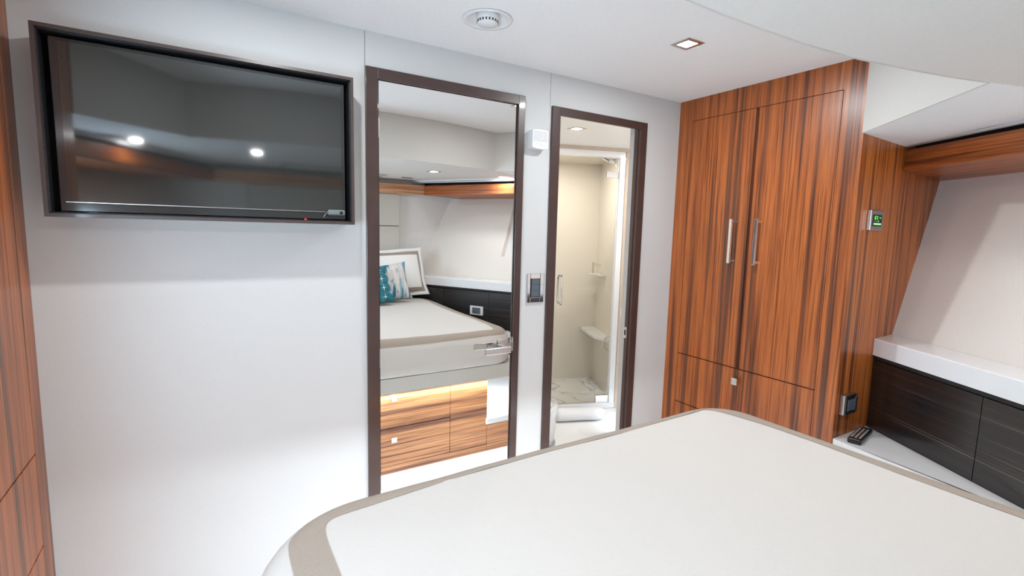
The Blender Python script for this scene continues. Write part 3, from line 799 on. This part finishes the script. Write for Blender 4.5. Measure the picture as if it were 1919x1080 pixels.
t = thing('gas_alarm', 'white perforated alarm box on the wall between the doors', 'alarm', (1.235, -0.02, 1.70))
ax0, ax1, az0, az1 = 1.198, 1.262, 1.706, 1.787
def arch(x0, x1, z0, z1, bulge, n=10):
    P = [(x0, z0)]
    for k in range(n+1):
        u = k/n; P.append((x1 - 0*u, z0) if k == 0 else (x1, z0) if False else (x0+(x1-x0)*u, z0-bulge*math.sin(PI*u)))
    Q = [(x1, z1)]
    P = [(x0+(x1-x0)*k/n, z0-bulge*math.sin(PI*k/n)) for k in range(n+1)] + [(x1-(x1-x0)*k/n, z1+bulge*math.sin(PI*k/n)) for k in range(n+1)]
    return P
b = bm_prism(arch(1.166, 1.246, 1.695, 1.767, 0.004), 'y', -0.040, -0.0003, 0.003)
link('case', b, M['white'], t)
b = bmesh.new()
for i in range(15):
    for j in range(13):
        x = 1.2045 + i*0.0041 + (0.00205 if j % 2 else 0); z = 1.7300 + j*0.0034
        if x > 1.2615: continue
        if any(math.hypot(x-1.233-0.013*math.cos(a), z-1.7515-0.011*math.sin(a)) < 0.0026 for a in [PI/3*k+0.5 for k in range(6)]): continue
        x = 1.2060+(x-1.233)*1.2; z -= 0.008
        bm_box(x-0.0012, x+0.0012, -0.0404, -0.0398, z-0.0011, z+0.0011, 0, b)
link('grille', b, M['gasket'], t, label='pattern of small holes')
b = bmesh.new()
for (x0, x1, z0, z1) in ((1.210, 1.222, 1.7155, 1.7163), (1.214, 1.219, 1.7195, 1.7215), (1.2255, 1.2262, 1.711, 1.7215), (1.2262, 1.2385, 1.7208, 1.7215), (1.2385, 1.2392, 1.711, 1.7215), (1.231, 1.234, 1.714, 1.717), (1.243, 1.2445, 1.716, 1.7195), (1.246, 1.257, 1.7135, 1.7145)):
    bm_box(1.206+(x0-1.233)*1.2, 1.206+(x1-1.233)*1.2, -0.0403, -0.0398, z0-0.008, z1-0.008, 0, b)
link('printed_marks', b, M['gasket'], t)

def sevenseg(ch, x, z, w_, h_, y, bm, th=0.0014):
    segs = {'6': 'afedcg', '7': 'abc'}[ch]
    R_ = {'a': (0, w_, h_-th, h_), 'd': (0, w_, 0, th), 'g': (0, w_, h_/2-th/2, h_/2+th/2), 'f': (0, th, h_/2, h_), 'b': (w_-th, w_, h_/2, h_), 'e': (0, th, 0, h_/2), 'c': (w_-th, w_, 0, h_/2)}
    for s_ in segs:
        a = R_[s_]; bm_box(x+a[0], x+a[1], y-0.0006, y, z+a[2], z+a[3], 0, bm)
YE = -0.8595
t = thing('thermostat', 'satin metal thermostat with green 67 readout on the striped end panel', 'thermostat', (2.275, YE, 1.385))
tx0, tx1, tz0, tz1 = 2.192, 2.296, 1.384, 1.464
link('case', bm_box(tx0, tx1, YE-0.014, YE-0.0002, tz0, tz1, 0.002), M['satin'], t)
yd = YE-0.0155
link('display', bm_box(2.207, 2.277, yd, YE-0.0142, 1.401, 1.446, 0.0004), M['black'], t)
b = bmesh.new(); sevenseg('6', 2.219, 1.4265, 0.0085, 0.014, yd, b, 0.0019)
link('readout', b, M['green'], t, label='green digit 6 of the 67 readout')
b = bmesh.new(); sevenseg('7', 2.2315, 1.4265, 0.0085, 0.014, yd, b, 0.0019)
link('readout', b, M['green'], t, label='green digit 7 of the 67 readout')
link('indicator', bm_box(2.262, 2.268, yd-0.0006, yd, 1.432, 1.436), M['green'], t)
link('indicator', bm_box(2.247, 2.253, yd-0.0006, yd, 1.418, 1.4225), M['green'], t)
link('button_bar', bm_box(2.213, 2.273, yd-0.0006, yd, 1.4065, 1.4130), M['green_pale'], t, label='pale green backlit bar')
b = bmesh.new(); bm_box(2.215, 2.240, yd-0.0006, yd, 1.4190, 1.4215, 0, b); bm_box(2.249, 2.2505, yd-0.0006, yd, 1.426, 1.441, 0, b)
for z in (1.4405, 1.427): bm_box(2.262, 2.266, yd-0.0006, yd, z, z+0.0018, 0, b)
link('printed_marks', b, M['gasket'], t)

t = thing('power_socket', 'chrome framed black socket with grey rocker on the wardrobe end above the remote', 'socket', (2.225, YE, 0.605))
link('plate', bm_box(2.126, 2.221, YE-0.020, YE-0.0002, 0.651, 0.731, 0.002), M['satin'], t)
link('surround', bm_box(2.1275, 2.2195, YE-0.0245, YE-0.0202, 0.6525, 0.7295, 0.001), M['tvbez'], t)
link('rocker', bm_box(2.139, 2.200, YE-0.0275, YE-0.0247, 0.669, 0.714, 0.001), M['grey_btn'], t)
for za, zb_ in ((0.711, 0.726), (0.671, 0.657)):
    link('corner_trim', bm_prism([(2.194, za), (2.213, za), (2.213, zb_)], 'y', YE-0.0265, YE-0.0247), M['chrome'], t)

# remote control lying on the bedside shelf
rc = bpy.data.objects.new('remote_control', None); COL.objects.link(rc)
tag(rc, 'black remote control lying on the white bedside shelf', 'remote')
va, vb = Vector((2.112, -0.925, 0)), Vector((2.322, -0.884, 0))
ang = math.atan2(vb.y-va.y, vb.x-va.x); mid_ = Vector((2.205, -0.912, zs+0.0002))
rc.location = mid_; rc.rotation_euler = (0, 0, ang)
def rlink(name, bm, mat, label=None):
    me = bpy.data.meshes.new(name); bmesh.ops.recalc_face_normals(bm, faces=bm.faces); bm.to_mesh(me); bm.free(); me.materials.append(mat)
    o = bpy.data.objects.new(name, me); COL.objects.link(o); o.parent = rc
    if label: o['label'] = label
    return o
LR, WR = 0.093, 0.0235
b = bm_box(-LR, LR, -WR, WR, 0.0, 0.021, 0.006, None, 3)
rlink('shell', b, M['rubber'])
i_ = 0
for r_ in range(9):
    for c_ in range(3):
        x = LR-0.020 - r_*0.0175; y = (c_-1)*0.0135
        if r_ == 0 and c_ != 2: continue
        mt = M['key_red'] if r_ == 0 else (M['key_tan'] if (r_, c_) in ((6, 0), (7, 2), (8, 1)) else M['key'])
        rlink('button', bm_box(x-0.0052, x+0.0052, y-0.0038, y+0.0038, 0.0205, 0.0230, 0.001), mt)

# ------------------------------------------------------------------ smoke detector, recessed in a round dish
t = thing('smoke_detector', 'round white smoke detector in a recessed dish in the ceiling', 'smoke detector', (SMX, SMY, ZC))
link('dish', bm_lathe([(0.058, 0.022), (0.066, 0.0005), (0.076, -0.0005), (0.080, -0.002), (0.079, -0.005), (0.070, -0.0055), (0.062, -0.001), (0.050, 0.012), (0.036, 0.018), (0.0, 0.018), (0.0, 0.022)], (SMX, SMY, ZC), 56), M['white'], t, smooth=True)
link('sensor_head', bm_lathe([(0.0, 0.0175), (0.036, 0.0175), (0.036, -0.004), (0.034, -0.006), (0.033, -0.014), (0.030, -0.0185), (0.0, -0.0195)], (SMX, SMY, ZC), 48), M['white'], t, smooth=True)
b = bmesh.new()
for k in range(20):
    a = 2*PI*k/20; q = bm_box(-0.0022, 0.0022, -0.0006, 0.0006, -0.0035, 0.0035)
    join(b, q, Matrix.Translation((SMX+0.0338*math.cos(a), SMY+0.0338*math.sin(a), ZC-0.0098)) @ Matrix.Rotation(a+PI/2, 4, 'Z'))
link('vent_slots', b, M['dark'], t)

# ------------------------------------------------------------------ downlights
def downlight(x, y, z, label, group='square recessed ceiling lamps', s=0.0415, on=True, mat='satin'):
    t = thing('ceiling_light', label, 'ceiling light', (x, y, z), group)
    b = bmesh.new(); i = s*0.60
    for a in ((x-s, x-i, y-s, y+s), (x+i, x+s, y-s, y+s), (x-i, x+i, y-s, y-i), (x-i, x+i, y+i, y+s)):
        bm_box(*a, z-0.0025, z-0.0002, 0, b)
    link('bezel', b, M[mat], t)
    link('lens', bm_box(x-i, x+i, y-i, y+i, z-0.0022, z-0.0004), M['lamp'] if on else M['dark'], t)
downlight(UP_L[0][0], UP_L[0][1], ZC, 'square recessed lamp in the upper ceiling in front of the wardrobe')
downlight(UP_L[1][0], UP_L[1][1], ZC, 'square recessed lamp in the upper ceiling in front of the television')
downlight(1.422, -1.633, ZL, 'left of the two lit square lamps in the low ceiling in the mirror')
downlight(1.975, -1.588, ZL, 'right of the two lit square lamps in the low ceiling in the mirror')
downlight(0.263, -1.633, ZL, 'square lamp above the left bedside, glowing in the television glass')
downlight(-0.29, -1.588, ZL, 'outer square lamp above the left bedside')
t = thing('ceiling_vent', 'small dark oblong plate in the low ceiling above the pillows, seen in the mirror', 'vent', (1.43, -2.22, ZL))
link('plate', bm_box(1.385, 1.475, -2.235, -2.205, ZL-0.003, ZL-0.0002), M['dark'], t)
t = thing('ceiling_hatch', 'pale ceiling hatch blind over the pillows, its corner seen in the mirror', 'hatch', (0.8425, -2.2, ZL))
link('frame', bm_box(0.46, 1.225, -2.35, -2.09, ZL-0.004, ZL-0.0002, 0.001), M['grey_strip'], t)
link('blind', bm_box(0.49, 1.195, -2.33, -2.11, ZL-0.005, ZL-0.0042), M['hull_w'], t)

# ------------------------------------------------------------------ bathroom
link('ceiling', bm_box(1.2, 3.2, 0.036, 2.6, 1.960, 1.99), M['bath_white'], kind='structure')
link('wall_bathroom_left', bm_box(1.16, 1.20, 0.036, 2.6, 0, 1.99), M['bath_white'], kind='structure')
link('wall_bathroom_right', bm_box(3.2, 3.24, 0.036, 2.6, 0, 1.99), M['bath_white'], kind='structure')
link('wall_bathroom_back', bm_box(1.16, 3.24, 2.6, 2.64, 0, 1.99), M['bath_white'], kind='structure')
O3 = Vector((2.14, 1.10, 0)); T3 = Vector((0.951, -0.309, 0)).normalized(); N3 = Vector((0.309, 0.951, 0)).normalized()
def L3(s_, d_, z): return O3 + T3*s_ + N3*d_ + Vector((0, 0, z))
ML = Matrix(((T3.x, N3.x, 0, O3.x), (T3.y, N3.y, 0, O3.y), (0, 0, 1, 0), (0, 0, 0, 1)))
def lbox(s0, s1, d0, d1, z0, z1, bev=0, bm=None):
    q = bm_box(s0, s1, d0, d1, z0, z1, bev)
    r_ = bmesh.new() if bm is None else bm
    return join(r_, q, ML)
sh = thing('shower_cabin', 'cream shower cabin with white frame seen through the open bathroom door', 'shower', tuple(L3(0, 0.3, 0)))
b = bmesh.new()
lbox(-0.95, 0.66, 0.70, 0.74, 0.0, 1.955, 0, b)         # back
q = bm_prism([(0.63, 0.70), (0.535, 0.045), (0.58, 0.045), (0.68, 0.70)], 'z', 0.0, 1.955); join(b, q, ML)   # right side
lbox(-0.99, -0.95, 0.045, 0.74, 0.0, 1.955, 0, b)
link('liner', b, M['cream'], sh)
b = bmesh.new(); lbox(-0.95, 0.63, 0.0455, 0.70, 1.935, 1.955, 0, b)
link('roof', b, M['cream'], sh)
b = bmesh.new(); lbox(-0.95, 0.62, 0.045, 0.70, 0.0005, 0.030, 0, b)
link('tray', b, M['marble'], sh)
b = bmesh.new()
lbox(-0.95, 0.60, 0.0, 0.045, 0.0005, 0.045, 0.004, b)
link('curb', b, M['gloss_white'], sh)
b = bmesh.new()
lbox(-0.95, 0.520, 0.0, 0.045, 1.895, 1.937, 0, b)
lbox(0.478, 0.520, -0.004, 0.045, 0.045, 1.895, 0, b)
link('frame', b, M['gloss_white'], sh)
b = bmesh.new()
lbox(-0.95, 0.70, -0.006, 0.03, 1.938, 1.9595, 0, b)
link('header_trim', b, M['tan'], sh)
b = bmesh.new(); lbox(0.525, 1.0, -0.002, 0.03, 0.0, 1.937, 0, b)
link('wall_bathroom_end', b, M['tan'], kind='structure')
b = bmesh.new(); lbox(-0.13, 0.470, 0.016, 0.024, 0.052, 1.890, 0, b)
gd = link('glass_door', b, M['glass'], sh, label='clear glass shower door')
b = bmesh.new()
for dd in (-0.024, 0.060):
    pts = [L3(0.052, 0.016 if dd < 0 else 0.024, 1.025), L3(0.052, dd*0.8, 1.028), L3(0.052, dd, 1.015), L3(0.052, dd, 0.93), L3(0.052, dd, 0.835), L3(0.052, dd*0.8, 0.822), L3(0.052, 0.016 if dd < 0 else 0.024, 0.825)]
    bm_tube(pts, 0.0075, 12, b)
link('handle', b, M['chrome'], gd, smooth=True, label='chrome pull handle')
for z0, z1, s0 in ((1.750, 1.796, 0.378), (0.046, 0.104, 0.372)):
    b = bmesh.new(); lbox(s0, 0.476, 0.008, 0.032, z0, z1, 0.002, b)
    link('hinge', b, M['chrome'], gd, label='chrome plate hinge')
# shower head
c0, c1 = L3(0.475, 0.30, 1.945), L3(0.565, 0.27, 1.895)
t = link('shower_head', bm_tube([c0, c0.lerp(c1, 0.5)], 0.024, 20), M['chrome'], sh, label='chrome shower head')
link('neck', bm_tube([c0.lerp(c1, 0.51), c1], 0.018, 20), M['white'], t)
link('arm', bm_tube([c1, L3(0.578, 0.26, 1.878)], 0.010, 12), M['chrome'], t)
b = bmesh.new(); bm_tube([L3(0.570, 0.26, 1.85), L3(0.570, 0.26, 1.93)], 0.008, 12, b)
link('bracket', b, M['chrome'], t)
# marble seat, soap shelf, grab loop
b = bm_prism([(0.495, 0.698), (0.628, 0.698), (0.548, 0.10), (0.541, 0.10), (0.46, 0.30)], 'z', 0.482, 0.506, 0.002); c_ = bmesh.new(); join(c_, b, ML)
link('seat', c_, M['marble'], sh, label='white marble corner seat')
t = thing('soap_shelf', 'small cream soap shelf with a metal rail on the right shower wall', 'shelf', tuple(L3(0.57, 0.5, 0.985)))
b = bm_prism([(0.525, 0.62), (0.612, 0.62), (0.578, 0.38), (0.54, 0.40)], 'z', 0.985, 0.998, 0.002); c_ = bmesh.new(); join(c_, b, ML)
link('shelf_plate', c_, M['cream'], t)
b = bmesh.new(); bm_tube([L3(0.545, 0.58, 0.9985), L3(0.545, 0.58, 1.095)], 0.0065, 10, b)
bm_tube([L3(0.545, 0.58, 1.085), L3(0.535, 0.40, 1.085)], 0.003, 8, b); bm_tube([L3(0.545, 0.58, 1.070), L3(0.535, 0.40, 1.070)], 0.003, 8, b)
link('rail', b, M['satin'], t)
pts = [L3(0.535, 0.16, 0.53)] + [L3(0.530-0.052*math.sin(a), 0.15, 0.475+0.055*math.cos(a)) for a in [PI*k/10 for k in range(11)]]
o = link('grab_handle', bm_tube(pts, 0.006, 10), M['chrome'], smooth=True); tag(o, 'curved chrome grab handle below the marble seat in the shower', 'handle')
downlight(1.90, 0.598, 1.960, 'square lamp in the bathroom ceiling just inside the open door', 'bathroom ceiling lamps', mat='satin')
downlight(2.376, 1.256, 1.935, 'square lamp in the shower cabin ceiling above the glass door', 'bathroom ceiling lamps', s=0.038)
# rolled towel
A, Bq = Vector((2.075, 0.93, 0.052)), Vector((2.40, 0.80, 0.052))
ax = (Bq-A).normalized(); nx = ax.cross(Vector((0, 0, 1))).normalized()
def towel_sec(c, k, turns=2.4, r0=0.012, th=0.006):
    P = []; N_ = 60
    for i in range(N_): a = 2*PI*turns*i/(N_-1); r = r0 + (0.045-r0)*i/(N_-1); P.append(c + nx*math.cos(a+k)*r + Vector((0, 0, 1))*math.sin(a+k)*r*0.95)
    return P
b = bmesh.new()
secs = []
for i in range(15):
    u = i/14; c = A.lerp(Bq, u); rad = 0.046*(1+0.03*math.sin(u*9)); 
    if u > 0.86: rad *= 1-0.25*((u-0.86)/0.14)
    secs.append([c + nx*math.cos(2*PI*k/28)*rad*1.12 + Vector((0, 0, 1))*(math.sin(2*PI*k/28)*rad*0.98) + Vector((0, 0, -0.005)) for k in range(28)])
bm_loft(secs, b)
t = thing('towel', 'rolled white towel lying on the marble bathroom floor before the shower', 'towel', tuple(A.lerp(Bq, .5) - Vector((0, 0, 0.052))))
link('roll', b, M['towel'], t, smooth=True)
b = bmesh.new(); sp = towel_sec(A - ax*0.002, 0.5)
bm_tube(sp, 0.0022, 6, b)
link('rolled_edge', b, M['towel'], t, smooth=True)
pts = [A.lerp(Bq, u) + nx*0.052*math.cos(h_) + Vector((0, 0, 0.045*math.sin(h_)-0.004)) for u, h_ in [(0.02+0.5*k/12, 1.9-2.4*k/12) for k in range(13)]]
# toilet (its side shows at the left of the doorway)
t = thing('toilet', 'white toilet base just inside the bathroom doorway at the left', 'toilet', (1.75, 0.62, 0))
def osec(cx_, cy_, rx, ry, z, n=28): return [(cx_+rx*math.cos(2*PI*k/n), cy_+ry*math.sin(2*PI*k/n), z) for k in range(n)]
link('bowl', bm_loft([osec(1.66, 0.72, 0.20, 0.15, 0.0), osec(1.66, 0.72, 0.20, 0.15, 0.012), osec(1.66, 0.72, 0.215, 0.165, 0.02), osec(1.66, 0.72, 0.225, 0.17, 0.18), osec(1.66, 0.72, 0.235, 0.18, 0.24), osec(1.66, 0.72, 0.23, 0.175, 0.26)]), M['ceramic'], t, smooth=True)
link('seat_lid', bm_loft([osec(1.65, 0.72, 0.20, 0.17, 0.261), osec(1.65, 0.72, 0.205, 0.175, 0.275), osec(1.65, 0.72, 0.15, 0.14, 0.288)]), M['ceramic'], t, smooth=True)
link('foot_seal', bm_loft([osec(1.66, 0.72, 0.222, 0.172, 0.0005), osec(1.66, 0.72, 0.222, 0.172, 0.011)]), M['gasket'], t)
# vanity unit at the right of the doorway
t = thing('vanity_cabinet', 'sliver of a white vanity counter at the right inside the bathroom', 'vanity', (2.6, 0.55, 0))
link('counter', bm_box(2.335, 3.10, 0.10, 0.605, 0.795, 0.850, 0.004), M['gloss_white'], t)
link('body', bm_box(2.350, 3.10, 0.10, 0.590, 0.18, 0.794), M['bath_white'], t)
link('wall_bathroom_front', bm_box(1.862, 3.2, 0.036, 0.06, 0, 1.96), M['bath_white'], kind='structure')
